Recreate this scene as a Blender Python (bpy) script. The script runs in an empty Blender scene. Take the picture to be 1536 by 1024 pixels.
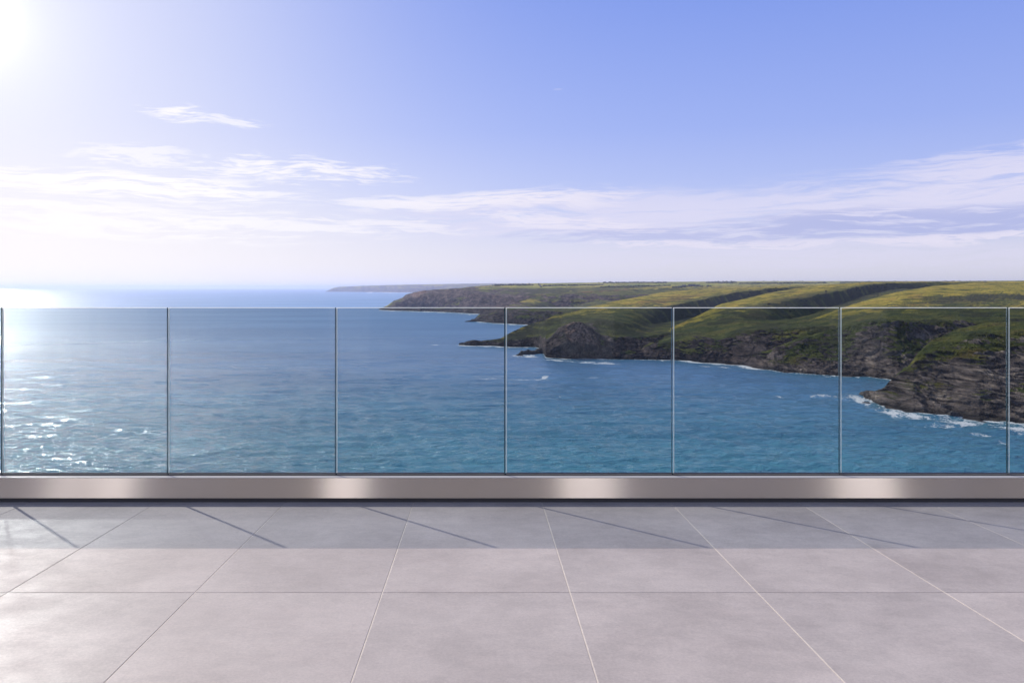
import bpy, bmesh, math, random
import numpy as np
from mathutils import Vector
R = math.radians
random.seed(4)
sc = bpy.context.scene
COL = sc.collection
F, CX, HY, H = 1290.0, 722.0, 431.0, 60.0      # focal length (photo px), principal point, eye height above the sea

# ------------------------------------------------------------------ helpers
def link(o, parent=None):
    COL.objects.link(o)
    if parent: o.parent = parent
    return o
def tag(o, label=None, cat=None, group=None, kind=None):
    for k, v in (('label', label), ('category', cat), ('group', group), ('kind', kind)):
        if v: o[k] = v
    return o
def empty(name, loc=(0, 0, 0)):
    o = bpy.data.objects.new(name, None); o.location = loc
    return link(o)
def mesh_obj(name, bm, mat, parent=None, smooth=False, bevel=0):
    me = bpy.data.meshes.new(name); bm.to_mesh(me); bm.free()
    if smooth:
        for p in me.polygons: p.use_smooth = True
    me.materials.append(mat)
    o = link(bpy.data.objects.new(name, me), parent)
    if bevel:
        b = o.modifiers.new('bevel', 'BEVEL'); b.width = bevel; b.segments = 2; b.limit_method = 'ANGLE'
    return o
def add_box(bm, x0, x1, y0, y1, z0, z1):
    v = [bm.verts.new(c) for c in ((x0,y0,z0),(x1,y0,z0),(x1,y1,z0),(x0,y1,z0),(x0,y0,z1),(x1,y0,z1),(x1,y1,z1),(x0,y1,z1))]
    for f in ((0,3,2,1),(4,5,6,7),(0,1,5,4),(1,2,6,5),(2,3,7,6),(3,0,4,7)): bm.faces.new([v[i] for i in f])
def grid_mesh(name, P, mat, attrs=None, smooth=True, flip=False):
    r, c, _ = P.shape
    me = bpy.data.meshes.new(name)
    idx = np.arange(r*c).reshape(r, c)
    q = np.stack([idx[:-1,:-1], idx[:-1,1:], idx[1:,1:], idx[1:,:-1]], -1).reshape(-1, 4)
    if flip: q = q[:, ::-1]
    n = len(q)
    me.vertices.add(r*c); me.vertices.foreach_set('co', P.reshape(-1).astype(np.float32))
    me.loops.add(n*4); me.loops.foreach_set('vertex_index', q.reshape(-1).astype(np.int32))
    me.polygons.add(n)
    me.polygons.foreach_set('loop_start', np.arange(0, n*4, 4, dtype=np.int32))
    me.polygons.foreach_set('loop_total', np.full(n, 4, dtype=np.int32))
    me.polygons.foreach_set('use_smooth', np.full(n, smooth))
    me.update(calc_edges=True)
    for k, a in (attrs or {}).items():
        at = me.attributes.new(k, 'FLOAT', 'POINT'); at.data.foreach_set('value', a.reshape(-1).astype(np.float32))
    me.materials.append(mat)
    return link(bpy.data.objects.new(name, me))
def hsh(ix, iy, s):
    n = (ix.astype(np.int64)*374761393 + iy.astype(np.int64)*668265263 + s*2147483647) & 0xffffffff
    n = ((n ^ (n >> 13)) * 1274126177) & 0xffffffff
    return ((n ^ (n >> 16)) & 0xffff) / 65535.0
def vnoise(x, y, s=0):
    ix = np.floor(x); iy = np.floor(y); fx = x-ix; fy = y-iy
    fx = fx*fx*fx*(fx*(fx*6-15)+10); fy = fy*fy*fy*(fy*(fy*6-15)+10)
    a = hsh(ix, iy, s); b = hsh(ix+1, iy, s); c = hsh(ix, iy+1, s); d = hsh(ix+1, iy+1, s)
    return (a+(b-a)*fx + (c-a)*fy + (a-b-c+d)*fx*fy)*2-1
def fbm(x, y, s=0, o=5, g=0.5):
    t = np.zeros_like(x); a = 1.0; n = 0
    for i in range(o):
        xr = x*0.8-y*0.6; yr = x*0.6+y*0.8
        t += a*vnoise(xr, yr, s+i*17); n += a; a *= g; x, y = xr*2.03+5.2, yr*2.03+1.7
    return t/n*1.6
def ridged(x, y, s=0, o=5, g=0.5):
    t = np.zeros_like(x); a = 1.0; n = 0
    for i in range(o):
        xr = x*0.8-y*0.6; yr = x*0.6+y*0.8
        t += a*(1-2*np.abs(vnoise(xr, yr, s+i*13))); n += a; a *= g; x, y = xr*2.1+3.1, yr*2.1+7.7
    return t/n
def sst(a, b, x):
    t = np.clip((x-a)/(b-a), 0, 1); return t*t*(3-2*t)
def gsm(a, w):
    if w <= 0: return a
    k = np.exp(-0.5*(np.arange(-3*w, 3*w+1)/w)**2); k /= k.sum()
    return np.convolve(np.pad(a, 3*w, mode='edge'), k, mode='valid')

# ------------------------------------------------------------------ node helper
class NT:
    def __init__(s, nt): s.nt = nt; s.n = nt.nodes; s.l = nt.links; s.n.clear()
    def new(s, t, **kw):
        n = s.n.new(t)
        for k, v in kw.items(): setattr(n, k, v)
        return n
    def put(s, sock, v):
        if isinstance(v, bpy.types.NodeSocket): s.l.new(v, sock)
        elif v is not None:
            if isinstance(v, (tuple, list)) and len(v) == 3 and sock.type == 'RGBA': v = (*v, 1)
            sock.default_value = v
    def m(s, op, a, b=None, c=None, clamp=False):
        n = s.new('ShaderNodeMath', operation=op, use_clamp=clamp)
        for i, v in enumerate((a, b, c)):
            if v is not None: s.put(n.inputs[i], v)
        return n.outputs[0]
    def mr(s, v, a, b, c=0.0, d=1.0, smooth=True):
        n = s.new('ShaderNodeMapRange', interpolation_type='SMOOTHSTEP' if smooth else 'LINEAR')
        for i, q in enumerate((v, a, b, c, d)): s.put(n.inputs[i], q)
        return n.outputs[0]
    def mix(s, f, a, b, mode='MIX'):
        n = s.new('ShaderNodeMix', data_type='RGBA', blend_type=mode)
        s.put(n.inputs[0], f); s.put(n.inputs[6], a); s.put(n.inputs[7], b)
        return n.outputs[2]
    def noise(s, vec, scale, detail=4, rough=0.5, dist=0.0, col=False):
        n = s.new('ShaderNodeTexNoise')
        if vec is not None: s.put(n.inputs['Vector'], vec)
        n.inputs['Scale'].default_value = scale; n.inputs['Detail'].default_value = detail
        n.inputs['Roughness'].default_value = rough; n.inputs['Distortion'].default_value = dist
        return n.outputs['Color' if col else 'Fac']
    def comb(s, x, y, z):
        n = s.new('ShaderNodeCombineXYZ')
        for i, v in enumerate((x, y, z)): s.put(n.inputs[i], v)
        return n.outputs[0]
    def sep(s, v):
        n = s.new('ShaderNodeSeparateXYZ'); s.put(n.inputs[0], v); return n.outputs
    def ramp(s, v, stops, interp='LINEAR'):
        n = s.new('ShaderNodeValToRGB'); s.put(n.inputs[0], v); r = n.color_ramp; r.interpolation = interp
        while len(r.elements) < len(stops): r.elements.new(0.5)
        for e, (p, c) in zip(r.elements, stops): e.position = p; e.color = (*c, 1) if len(c) == 3 else c
        return n.outputs[0]
    def mapping(s, vec, scale=(1, 1, 1), rot=(0, 0, 0), loc=(0, 0, 0)):
        n = s.new('ShaderNodeMapping'); s.put(n.inputs[0], vec)
        n.inputs['Scale'].default_value = scale; n.inputs['Rotation'].default_value = rot; n.inputs['Location'].default_value = loc
        return n.outputs[0]
    def attr(s, name): 
        return s.new('ShaderNodeAttribute', attribute_name=name).outputs['Fac']
    def geo(s, o='Position'): return s.new('ShaderNodeNewGeometry').outputs[o]
    def bump(s, h, strength, dist, normal=None):
        n = s.new('ShaderNodeBump'); s.put(n.inputs['Height'], h)
        n.inputs['Strength'].default_value = strength; n.inputs['Distance'].default_value = dist
        if normal: s.put(n.inputs['Normal'], normal)
        return n.outputs[0]
    def bsdf(s, **kw):
        n = s.new('ShaderNodeBsdfPrincipled')
        for k, v in kw.items(): s.put(n.inputs[k.replace('_', ' ')], v)
        return n
    def out(s, surf=None, vol=None):
        n = s.new('ShaderNodeOutputMaterial')
        if surf is not None: s.l.new(surf, n.inputs['Surface'])
        if vol is not None: s.l.new(vol, n.inputs['Volume'])
def material(name):
    m = bpy.data.materials.new(name); m.use_nodes = True
    return m, NT(m.node_tree)
def simple(name, color, rough=0.6, metal=0.0, var=0.12, scale=3.0):
    m, t = material(name)
    nz = t.noise(t.geo(), scale, 4)
    c = t.mix(nz, tuple(x*(1-var) for x in color), tuple(min(1, x*(1+var)) for x in color))
    t.out(t.bsdf(Base_Color=c, Roughness=rough, Metallic=metal).outputs[0]); return m

# ------------------------------------------------------------------ camera and sun
cam = bpy.data.cameras.new('camera'); co = link(bpy.data.objects.new('camera', cam))
co.location = (0, 0, H); co.rotation_euler = (R(90), 0, 0)
cam.sensor_width = 36; cam.lens = 36*F/1536; cam.shift_x = 46/1536; cam.shift_y = -81/1536
cam.clip_start = 0.05; cam.clip_end = 200000
sc.camera = co
SUN_AZ, SUN_EL = 42.0, 38.4                       # degrees left of the view, above the horizon
sdir = Vector((-math.sin(R(SUN_AZ))*math.cos(R(SUN_EL)), math.cos(R(SUN_AZ))*math.cos(R(SUN_EL)), math.sin(R(SUN_EL))))
sl = bpy.data.lights.new('sun', 'SUN'); sl.energy = 3.7; sl.angle = R(0.7); sl.color = (1.0, 0.90, 0.79)
so = link(bpy.data.objects.new('sun', sl)); so.rotation_euler = sdir.to_track_quat('Z', 'Y').to_euler()
so.location = (0, 0, 90)

# ------------------------------------------------------------------ sky
def ang(px, py):
    return math.degrees(math.atan((px-CX)/F)), math.degrees(math.atan((HY-py)/math.hypot(F, px-CX)))
w = bpy.data.worlds.new('World'); sc.world = w; w.use_nodes = True
t = NT(w.node_tree)
d = t.new('ShaderNodeVectorMath', operation='NORMALIZE'); t.l.new(t.new('ShaderNodeTexCoord').outputs['Generated'], d.inputs[0])
dv = d.outputs[0]; X, Y, Z = t.sep(dv)
az = t.m('MULTIPLY', t.m('ARCTAN2', X, Y), 57.29578)
el = t.m('MULTIPLY', t.m('ARCSINE', Z), 57.29578)
nish = t.new('ShaderNodeTexSky', sky_type='NISHITA'); nish.sun_disc = False
nish.sun_elevation = R(SUN_EL); nish.sun_rotation = R(-SUN_AZ); nish.altitude = 60; nish.air_density = 1.0; nish.dust_density = 1.5
ns = t.mix(1.0, nish.outputs[0], (0.09, 0.09, 0.10), 'MULTIPLY')
grad = t.ramp(t.m('DIVIDE', el, 60.0), [
    (0.0, (0.84, 0.82, 0.93)), (0.025, (0.80, 0.79, 0.94)), (0.065, (0.62, 0.66, 0.95)), (0.11, (0.465, 0.55, 0.96)),
    (0.17, (0.35, 0.455, 0.945)), (0.31, (0.22, 0.335, 0.885)), (0.6, (0.24, 0.30, 0.50)), (1.0, (0.26, 0.28, 0.36))])
sky = t.mix(0.15, grad, ns)
ga, ge = (R(v) for v in ang(-44, 26))
gx = t.new('ShaderNodeVectorMath', operation='DOT_PRODUCT'); t.l.new(dv, gx.inputs[0])
gx.inputs[1].default_value = (math.sin(ga)*math.cos(ge), math.cos(ga)*math.cos(ge), math.sin(ge))
th = t.m('MULTIPLY', t.m('ARCCOSINE', t.m('MINIMUM', gx.outputs['Value'], 0.999999)), 57.29578)
def gauss(v, s): return t.m('EXPONENT', t.m('MULTIPLY', t.m('POWER', t.m('DIVIDE', v, s), 2.0), -1.0))
SKY_NODES = dict()
sky = t.mix(t.m('MULTIPLY', gauss(th, 19.0), 0.75), sky, (0.91, 0.91, 1.0))
# warm milky haze low on the sunny side
lowl = t.m('MULTIPLY', gauss(el, 8.0), gauss(t.m('ADD', az, 34.0), 26.0))
sky = t.mix(t.m('MULTIPLY', lowl, 0.95), sky, (1.06, 1.0, 0.97))
clear = sky
# clouds: streaked cirrus; every band is a soft tilted ellipse filled with stretched noise
warp = t.noise(t.comb(t.m('MULTIPLY', az, 0.12), t.m('MULTIPLY', el, 0.5), 3.0), 1.0, 3)
elw = t.m('ADD', el, t.m('MULTIPLY', t.m('SUBTRACT', warp, 0.5), 1.6))
def streak(sx, sy, seed, detail=9, rough=0.62):
    return t.noise(t.comb(t.m('MULTIPLY', az, sx), t.m('MULTIPLY', elw, sy), seed), 1.0, detail, rough, 0.25)
elt = t.m('SUBTRACT', elw, t.m('MULTIPLY', az, 0.055))
fine = streak(0.55, 7.0, 2.2, 6, 0.65)
def addf(n, k): return t.m('ADD', 0.5, t.m('ADD', t.m('MULTIPLY', t.m('SUBTRACT', n, 0.5), 1.5), t.m('MULTIPLY', t.m('SUBTRACT', fine, 0.5), k)))
nA = addf(t.noise(t.comb(t.m('MULTIPLY', az, 0.10), t.m('MULTIPLY', elt, 1.7), 1.3), 1.0, 8, 0.65, 0.3), 0.6); nB = addf(streak(0.22, 2.6, 8.1, 8), 0.8); nC = addf(streak(0.45, 3.4, 4.4, 7, 0.65), 0.9)
def band(px, py, wx, wy, tilt, nz, lo, hi, strength, p=1.0):
    a0, e0 = ang(px, py); A = wx/F*57.3; E = wy/F*57.3
    da = t.m('SUBTRACT', az, a0); de = t.m('SUBTRACT', t.m('SUBTRACT', elw, e0), t.m('MULTIPLY', da, tilt))
    q = t.m('ADD', t.m('POWER', t.m('ABSOLUTE', t.m('DIVIDE', da, A)), 2.0), t.m('POWER', t.m('ABSOLUTE', t.m('DIVIDE', de, E)), 2.0))
    env = t.mr(q, 1.5, 0.0)
    v = t.m('ADD', nz, t.m('MULTIPLY', t.m('SUBTRACT', env, 0.60), 0.30))
    return t.m('MULTIPLY', t.m('MULTIPLY', t.mr(v, lo, hi), env), strength)
def combine(lst):
    o = lst[0]
    for b in lst[1:]: o = t.m('MAXIMUM', o, b)
    return o
white = combine([
    band(268, 170, 62, 15, -0.10, nC, 0.44, 0.80, 0.85), band(350, 180, 75, 8, -0.03, nC, 0.45, 0.7, 0.6),
    band(195, 235, 100, 16, 0.0, nC, 0.44, 0.72, 0.6), band(180, 277, 270, 24, -0.035, nB, 0.38, 0.66, 1.0),
    band(440, 256, 190, 26, -0.02, nC, 0.44, 0.80, 0.85), band(300, 300, 150, 7, 0.0, nB, 0.42, 0.7, 0.6),
    band(150, 328, 430, 30, -0.03, nB, 0.40, 0.72, 0.75), band(500, 340, 260, 14, 0.0, nB, 0.40, 0.66, 0.7),
    band(720, 302, 260, 18, 0.03, nB, 0.34, 0.66, 0.9), band(860, 335, 180, 16, -0.08, nC, 0.40, 0.66, 0.7),
    band(1080, 368, 230, 7, 0.0, nC, 0.42, 0.60, 0.75), band(1440, 358, 170, 9, 0.03, nC, 0.42, 0.60, 0.85),
    band(838, 138, 9, 2.4, -0.1, nC, 0.3, 0.8, 0.22)])
veil = combine([
    band(960, 325, 420, 42, 0.0, nA, 0.26, 0.68, 0.75), band(1330, 305, 400, 48, 0.06, nA, 0.26, 0.68, 0.80),
    band(1520, 268, 330, 50, 0.14, nA, 0.32, 0.70, 0.85), band(1480, 228, 130, 9, 0.10, nB, 0.40, 0.66, 0.6),
    band(1200, 385, 520, 22, 0.0, nA, 0.3, 0.7, 0.5)])
grey = combine([band(1400, 333, 380, 28, 0.015, nB, 0.30, 0.62, 0.95), band(1050, 352, 300, 16, 0.0, nB, 0.33, 0.65, 0.7)])
sky = t.mix(veil, sky, (0.775, 0.75, 0.925))
sky = t.mix(grey, sky, (0.47, 0.51, 0.81))
sky = t.mix(white, sky, t.mix(t.mr(az, -20.0, 14.0), (1.05, 1.02, 1.03), (0.84, 0.80, 0.935)))
core = t.m('ADD', t.m('MULTIPLY', gauss(th, 5.5), 0.18), t.m('MULTIPLY', gauss(th, 2.3), 0.3))
core = t.m('ADD', core, t.m('MULTIPLY', gauss(th, 0.75), 1050.0))
below = t.mr(el, -0.6, 0.0)
def finish(c):
    c = t.mix(1.0, c, t.mix(1.0, (1.0, 0.96, 0.90), t.comb(core, core, core), 'MULTIPLY'), 'ADD')
    b = t.new('ShaderNodeBackground'); t.l.new(t.mix(below, (0.25, 0.33, 0.50), c), b.inputs[0]); return b.outputs[0]
gate = t.m('MULTIPLY', t.m('GREATER_THAN', el, -0.7), t.m('MULTIPLY', t.m('LESS_THAN', el, 17.5), t.m('LESS_THAN', t.m('ABSOLUTE', az), 62.0)))
ms = t.new('ShaderNodeMixShader'); t.l.new(gate, ms.inputs[0]); t.l.new(finish(clear), ms.inputs[1]); t.l.new(finish(sky), ms.inputs[2])
wo = t.new('ShaderNodeOutputWorld'); t.l.new(ms.outputs[0], wo.inputs[0])
w.cycles.sampling_method = 'MANUAL'; w.cycles.sample_map_resolution = 1024

# ------------------------------------------------------------------ materials
def land_material():
    m, t = material('cliff_and_grass')
    P = t.geo(); rock, scrub_shade, brk, field = t.attr('rock'), t.attr('scrub_shade'), t.attr('bracken'), t.attr('field')
    wet = t.attr('wet')
    n1 = t.noise(P, 0.035, 5, 0.55); n2 = t.noise(P, 0.25, 5, 0.6); n3 = t.noise(P, 1.1, 4, 0.6)
    g = t.ramp(n1, [(0.30, (0.10, 0.115, 0.018)), (0.43, (0.25, 0.235, 0.032)), (0.56, (0.48, 0.39, 0.060)), (0.72, (0.42, 0.26, 0.06))])
    low = t.ramp(n1, [(0.30, (0.055, 0.075, 0.018)), (0.45, (0.12, 0.14, 0.028)), (0.60, (0.21, 0.20, 0.038)), (0.75, (0.20, 0.13, 0.04))])
    g = t.mix(t.mr(t.m('ADD', t.attr('pasture_light'), t.m('MULTIPLY', t.m('SUBTRACT', n2, 0.5), 1.0)), 0.3, 0.7), low, t.mix(1.0, g, (1.25, 1.22, 1.1), 'MULTIPLY'))  # sunlit crests and shaded lower slopes painted into the grass colour
    g = t.mix(t.mr(n2, 0.35, 0.62), t.mix(1.0, g, (0.62, 0.66, 0.60), 'MULTIPLY'), g)
    g = t.mix(t.mr(n3, 0.40, 0.66, 0.0, 0.5), g, t.mix(1.0, g, (0.45, 0.50, 0.45), 'MULTIPLY'))
    g = t.mix(field, g, t.ramp(t.noise(P, 0.004, 2), [(0.35, (0.26, 0.28, 0.05)), (0.5, (0.42, 0.38, 0.08)), (0.6, (0.14, 0.18, 0.04))], 'CONSTANT'))
    s = t.mix(n2, (0.014, 0.020, 0.008), (0.085, 0.085, 0.026))  # dark scrub colour, also used to paint shade on the valley walls
    b = t.mix(n2, (0.10, 0.045, 0.022), (0.22, 0.105, 0.045))
    V = t.mapping(t.mapping(P, (1, 0.28, 1), (0, 0.55, 0)), (0.75, 0.8, 1.05))
    r1 = t.noise(V, 0.11, 8, 0.68, 0.6); r2 = t.noise(V, 0.6, 6, 0.65)
    rk = t.ramp(r1, [(0.32, (0.05, 0.042, 0.040)), (0.44, (0.13, 0.108, 0.095)), (0.52, (0.21, 0.175, 0.150)), (0.61, (0.36, 0.30, 0.235)), (0.72, (0.50, 0.44, 0.36))])
    vor = t.new('ShaderNodeTexVoronoi', feature='DISTANCE_TO_EDGE'); vor.inputs['Scale'].default_value = 0.11
    t.l.new(t.mix(1.0, V, t.mix(1.0, t.noise(V, 0.12, 5, col=True), (9.0, 9.0, 9.0), 'MULTIPLY'), 'ADD'), vor.inputs['Vector'])
    crack = t.mr(vor.outputs[0], 0.0, 0.09)
    rk = t.mix(t.m('MULTIPLY', t.m('SUBTRACT', 1.0, crack), 0.45), rk, (0.02, 0.018, 0.02))
    rk = t.mix(1.0, rk, (1.6, 1.55, 1.55), 'MULTIPLY')
    rk = t.mix(t.mr(r2, 0.4, 0.6, 0.0, 0.45), rk, (0.035, 0.030, 0.030))
    rk = t.mix(t.attr('pale'), t.mix(1.0, rk, (0.33, 0.30, 0.33), 'MULTIPLY'), rk)  # dark slate tone, also painting in the shade of a lower sun
    rk = t.mix(t.attr('rust'), rk, t.mix(t.mr(r2, 0.35, 0.65), (0.07, 0.035, 0.025), (0.55, 0.36, 0.27)))
    c = t.mix(scrub_shade, g, s); c = t.mix(brk, c, b)
    rf = t.mr(t.m('ADD', rock, t.m('MULTIPLY', t.m('SUBTRACT', n2, 0.5), 0.8)), 0.40, 0.60)
    c = t.mix(rf, c, rk); c = t.mix(t.m('MULTIPLY', wet, 0.75), c, (0.018, 0.017, 0.018))
    hgt = t.m('ADD', t.m('MULTIPLY', t.mix(rf, n2, r1), 3.0), t.m('MULTIPLY', t.mix(rf, n3, r2), 0.8))
    hgt = t.m('ADD', hgt, t.m('MULTIPLY', t.m('MULTIPLY', crack, rf), 0.5))
    t.out(t.bsdf(Base_Color=c, Roughness=0.9, Specular_IOR_Level=0.15, Normal=t.bump(hgt, 1.0, 2.2)).outputs[0])
    return m
M_land = land_material()

def sea_material():
    m, t = material('sea_water')
    P = t.geo()
    dist = t.new('ShaderNodeVectorMath', operation='LENGTH'); t.l.new(P, dist.inputs[0]); dist = dist.outputs['Value']
    Pw = t.mapping(P, (0.42, 1.0, 1.0), (0, 0, 0.12))
    a = t.noise(Pw, 0.12, 3, 0.55, 0.3); b = t.noise(Pw, 0.42, 4, 0.62, 0.4); c = t.noise(t.mapping(P, (0.7, 1, 1), (0, 0, -0.3)), 1.7, 3, 0.6, 0.3)
    swell = t.noise(t.mapping(P, (0.3, 1, 1), (0, 0, 0.2)), 0.016, 3, 0.5)
    h = t.m('ADD', t.m('MULTIPLY', a, 3.2), t.m('ADD', t.m('MULTIPLY', b, 1.6), t.m('ADD', t.m('MULTIPLY', c, 0.5), t.m('MULTIPLY', t.noise(t.mapping(P, (0.8, 1, 1), (0, 0, 0.5)), 4.5, 2, 0.6), 0.075))))
    h = t.m('ADD', h, t.m('MULTIPLY', swell, 5.0))
    patch = t.noise(t.mapping(P, (0.35, 1, 1), (0, 0, 0.1)), 0.006, 4, 0.6)
    col = t.mix(t.mr(patch, 0.35, 0.65), (0.10, 0.25, 0.47), (0.15, 0.33, 0.58))
    near = t.mr(dist, 250.0, 700.0)
    col = t.mix(near, t.mix(1.0, col, (0.75, 1.12, 0.82), 'MULTIPLY'), col)
    foam = t.attr('foam')
    fn = t.noise(t.mapping(P, (0.8, 1.0, 1)), 0.9, 6, 0.7)
    fm = t.mr(t.m('ADD', foam, t.m('MULTIPLY', t.m('SUBTRACT', fn, 0.5), 2.4)), 0.55, 0.95)
    shal = t.attr('shallow')
    col = t.mix(t.m('MULTIPLY', shal, 0.6), col, (0.03, 0.19, 0.22))
    h = t.m('MULTIPLY', h, t.mr(dist, 400.0, 5000.0, 1.0, 0.6, False))
    rough = t.mr(dist, 330.0, 1600.0, 0.10, 0.42, False)
    p = t.bsdf(Base_Color=col, Roughness=rough, IOR=1.33, Normal=t.bump(h, 0.85, 1.0))
    f = t.bsdf(Base_Color=(0.80, 0.84, 0.86), Roughness=0.9)
    mx = t.new('ShaderNodeMixShader'); t.put(mx.inputs[0], fm); t.l.new(p.outputs[0], mx.inputs[1]); t.l.new(f.outputs[0], mx.inputs[2])
    t.out(mx.outputs[0]); return m
M_sea = sea_material()

# ------------------------------------------------------------------ land: every headland is a height field between surveyed lines
# a line is a list of (x, y, forward distance) in photo pixels/metres; '+n' distances count from the waterline
WATERLINES = []
LAND = {}
def interp(xs, pts, k): 
    return np.interp(xs, [p[0] for p in pts], [p[k] for p in pts])
def headland(name, x0, x1, step, wl, lines, rows, tip, tipw, amp, seed, back, label=None, patches=(), fieldz=None, bumps=(), sm=3, hard=0.0, pale=0.0, vegb=0.0, crest_light=1.0):
    xs = np.arange(x0, x1+step, step)
    yw = interp(xs, wl, 1); Dw = H*F/(yw-HY)
    u = (xs-CX)/F
    Dw = Dw*(1+0.004*fbm(u*Dw/40, u*0+seed, seed+5, 3))
    Ds = [Dw-30, Dw]; zs = [np.full_like(xs, -9.0), np.full_like(xs, 0.0)]
    for ln in lines:
        y = gsm(interp(xs, ln, 1), sm if ln is not lines[-1] else 1)
        off = gsm(interp(xs, ln, 2), 8)
        D = Dw+off if ln[0][2] < 900 and len(ln[0]) == 3 else off
        z = H-(y-HY)*D/F
        Ds.append(D); zs.append(z)
    for (dd, dz) in back:
        Ds.append(Ds[-1]+dd); zs.append(zs[-1]+dz)
    Ds = np.array(Ds); zs = np.array(zs)
    Dr = []; Zr = []; T = []
    for i, n in enumerate(rows):
        for k in range(n):
            f = k/n; Dr.append(Ds[i]*(1-f)+Ds[i+1]*f); Zr.append(zs[i]*(1-f)+zs[i+1]*f); T.append(i+f)
    Dr.append(Ds[-1]); Zr.append(zs[-1]); T.append(len(rows))
    D = np.array(Dr); Z = np.array(Zr); T = np.array(T)[:, None]*np.ones_like(D)
    ic = 1+len(lines)                                   # index of the crest line
    # soften the creases along each profile, but keep waterline and crest
    for _ in range(10):
        Zs = Z.copy(); Zs[1:-1] = 0.25*Z[:-2]+0.5*Z[1:-1]+0.25*Z[2:]
        keep = np.minimum(np.abs(T-1), np.abs(T-ic)); k = sst(0.0, 0.15, keep)
        Z = Z*(1-k)+Zs*k
    U = u[None, :]*np.ones_like(D); Xw = U*D
    ds = np.hypot(np.diff(D, axis=0), np.diff(Z, axis=0)); S = np.vstack([np.zeros((1, D.shape[1])), np.cumsum(ds, 0)])
    S = S-S[rows[0]][None, :]                           # arclength from the waterline
    # base slope
    sl = np.gradient(Z, axis=0)/np.maximum(np.gradient(D, axis=0), 0.05)
    steep = sst(0.30, 0.75, np.abs(sl))*sst(0.8, 1.0, T)*sst(3.7+hard, 3.1+hard, T)
    A = Xw*0.83+D*0.25; B = S*0.62
    L = amp
    cliff = ridged((A+B*0.7)/(L*5.5), (B-A*0.25)/(L*9), seed, 6, 0.55)*L + fbm(A/(L*1.3), B/(L*1.3), seed+3, 5, 0.6)*L*0.45
    near1 = sst(0.85, 1.15, T); onshore = sst(0.0, 0.12, np.minimum(np.abs(T-ic), 9)) 
    rockz = np.maximum(steep*sst(4.1+hard, 3.2+hard, T), sst(3.3+hard, 2.7+hard, T))*near1*(T < ic)*sst(ic, ic-0.2, T)
    q = (S*0.8-0.8*Xw)/(L*1.9)+1.6*fbm(A/(L*6), B/(L*6), seed+71, 4)
    strata = np.abs((q % 1)-0.5)*2; strata = sst(0.1, 0.8, strata)*L*0.30*(0.4+0.9*sst(-0.3, 0.6, fbm(A/(L*5), B/(L*4), seed+72, 3)))
    chunk = fbm(np.floor(A/(L*0.8)+fbm(A/L, B/L, seed+73, 2))*1.7, np.floor(B/(L*0.6)+fbm(B/L, A/L, seed+74, 2))*1.3, seed+75, 1)*L*0.22
    cliff = cliff+strata+chunk
    Z += cliff*rockz*0.45; D = D-cliff*rockz*0.75
    # gullies and hummocks on the open slopes
    gl = ridged(Xw/(L*16)+B/(L*60), B/(L*40)+Xw/(L*40), seed+9, 5, 0.5)*L*0.55
    hum = fbm(Xw/(L*4), D/(L*4), seed+21, 6, 0.6)*L*0.34
    open_ = (1-rockz)*sst(1.3, 2.2, T)
    win = sst(0, 0.30, np.abs(T-ic)) if True else 1
    Z += open_*(gl*win+hum*(0.35+0.65*win))
    D += ridged(U*Dw[None, :]/(L*9), D*0+seed, seed+31, 4, 0.5)*L*1.3*sst(0.7, 1.0, T)*sst(3.0, 1.2, T)
    for (bx, by0, by1, bw, bh) in bumps:               # rocky bosses: x, T range, width px, height m
        g = np.exp(-((xs[None, :]-bx)/bw)**4)*sst(by0, by0+0.35, T)*sst(by1, by1-0.5, T)
        Z += g*bh*(1+0.25*ridged(A/14, B/14, seed+40)); D -= g*bh*0.8
    # sink the seaward tip
    if tipw > 0: Z -= 14*sst(tip, tip-tipw, xs)[None, :]
    elif tipw < 0: Z -= 14*sst(tip, tip-tipw, xs)[None, :]
    Xw = U*D
    P = np.stack([Xw, D, Z], -1)
    du = np.gradient(P, axis=1); dr = np.gradient(P, axis=0); N = np.cross(du, dr); N /= np.linalg.norm(N, axis=-1, keepdims=True)+1e-9
    nz = np.abs(N[..., 2])
    nn = fbm(Xw/(L*4), S/(L*4), seed+50, 4)
    rock = sst(0.80, 0.55, nz+nn*0.10)*sst(4.1+hard, 3.2+hard, T)
    rock = np.maximum(rock, sst(3.2+hard, 2.7+hard, T+nn*0.35))
    veg = sst(0.12, 0.5, fbm((Xw-0.6*S)/(L*5), (S+0.3*Xw)/(L*10), seed+80, 5, 0.6)+0.9*(nz-0.70)+vegb)*sst(1.25, 2.1, T)
    rock = rock*(1-0.95*veg)
    rock = np.maximum(rock, sst(5, 2, Z+nn*2))
    scrub_shade = sst(0.22, 0.62, fbm(Xw/(L*11)+S/(L*30), S/(L*9), seed+60, 5, 0.6)+nn*0.25)*0.85
    brk = np.zeros_like(Z); rust = np.zeros_like(Z); field = np.zeros_like(Z)
    if fieldz: field = sst(fieldz[0], fieldz[1], T)
    for (kind, px, t0, wx, wt, sgth) in patches:
        e = np.exp(-((xs[None, :]-px)/wx)**2-((T-t0)/wt)**2)
        e = sst(0.28, 0.62, e*(1+0.5*nn)+0.30*nn*(e > 0.05))*abs(sgth)
        if kind == 'scrub_shade': scrub_shade = np.maximum(scrub_shade, e) if sgth > 0 else scrub_shade*(1-e)  # valley-wall patches paint shade as well as scrub
        elif kind == 'bracken': brk = np.maximum(brk, e)
        elif kind == 'rust': rust = np.maximum(rust, e)
        elif kind == 'grass': rock = rock*(1-e); scrub_shade = scrub_shade*(1-e)
        elif kind == 'rock': rock = np.maximum(rock, e)
    wet = sst(3.2, 0.8, Z+nn*1.2)
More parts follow.
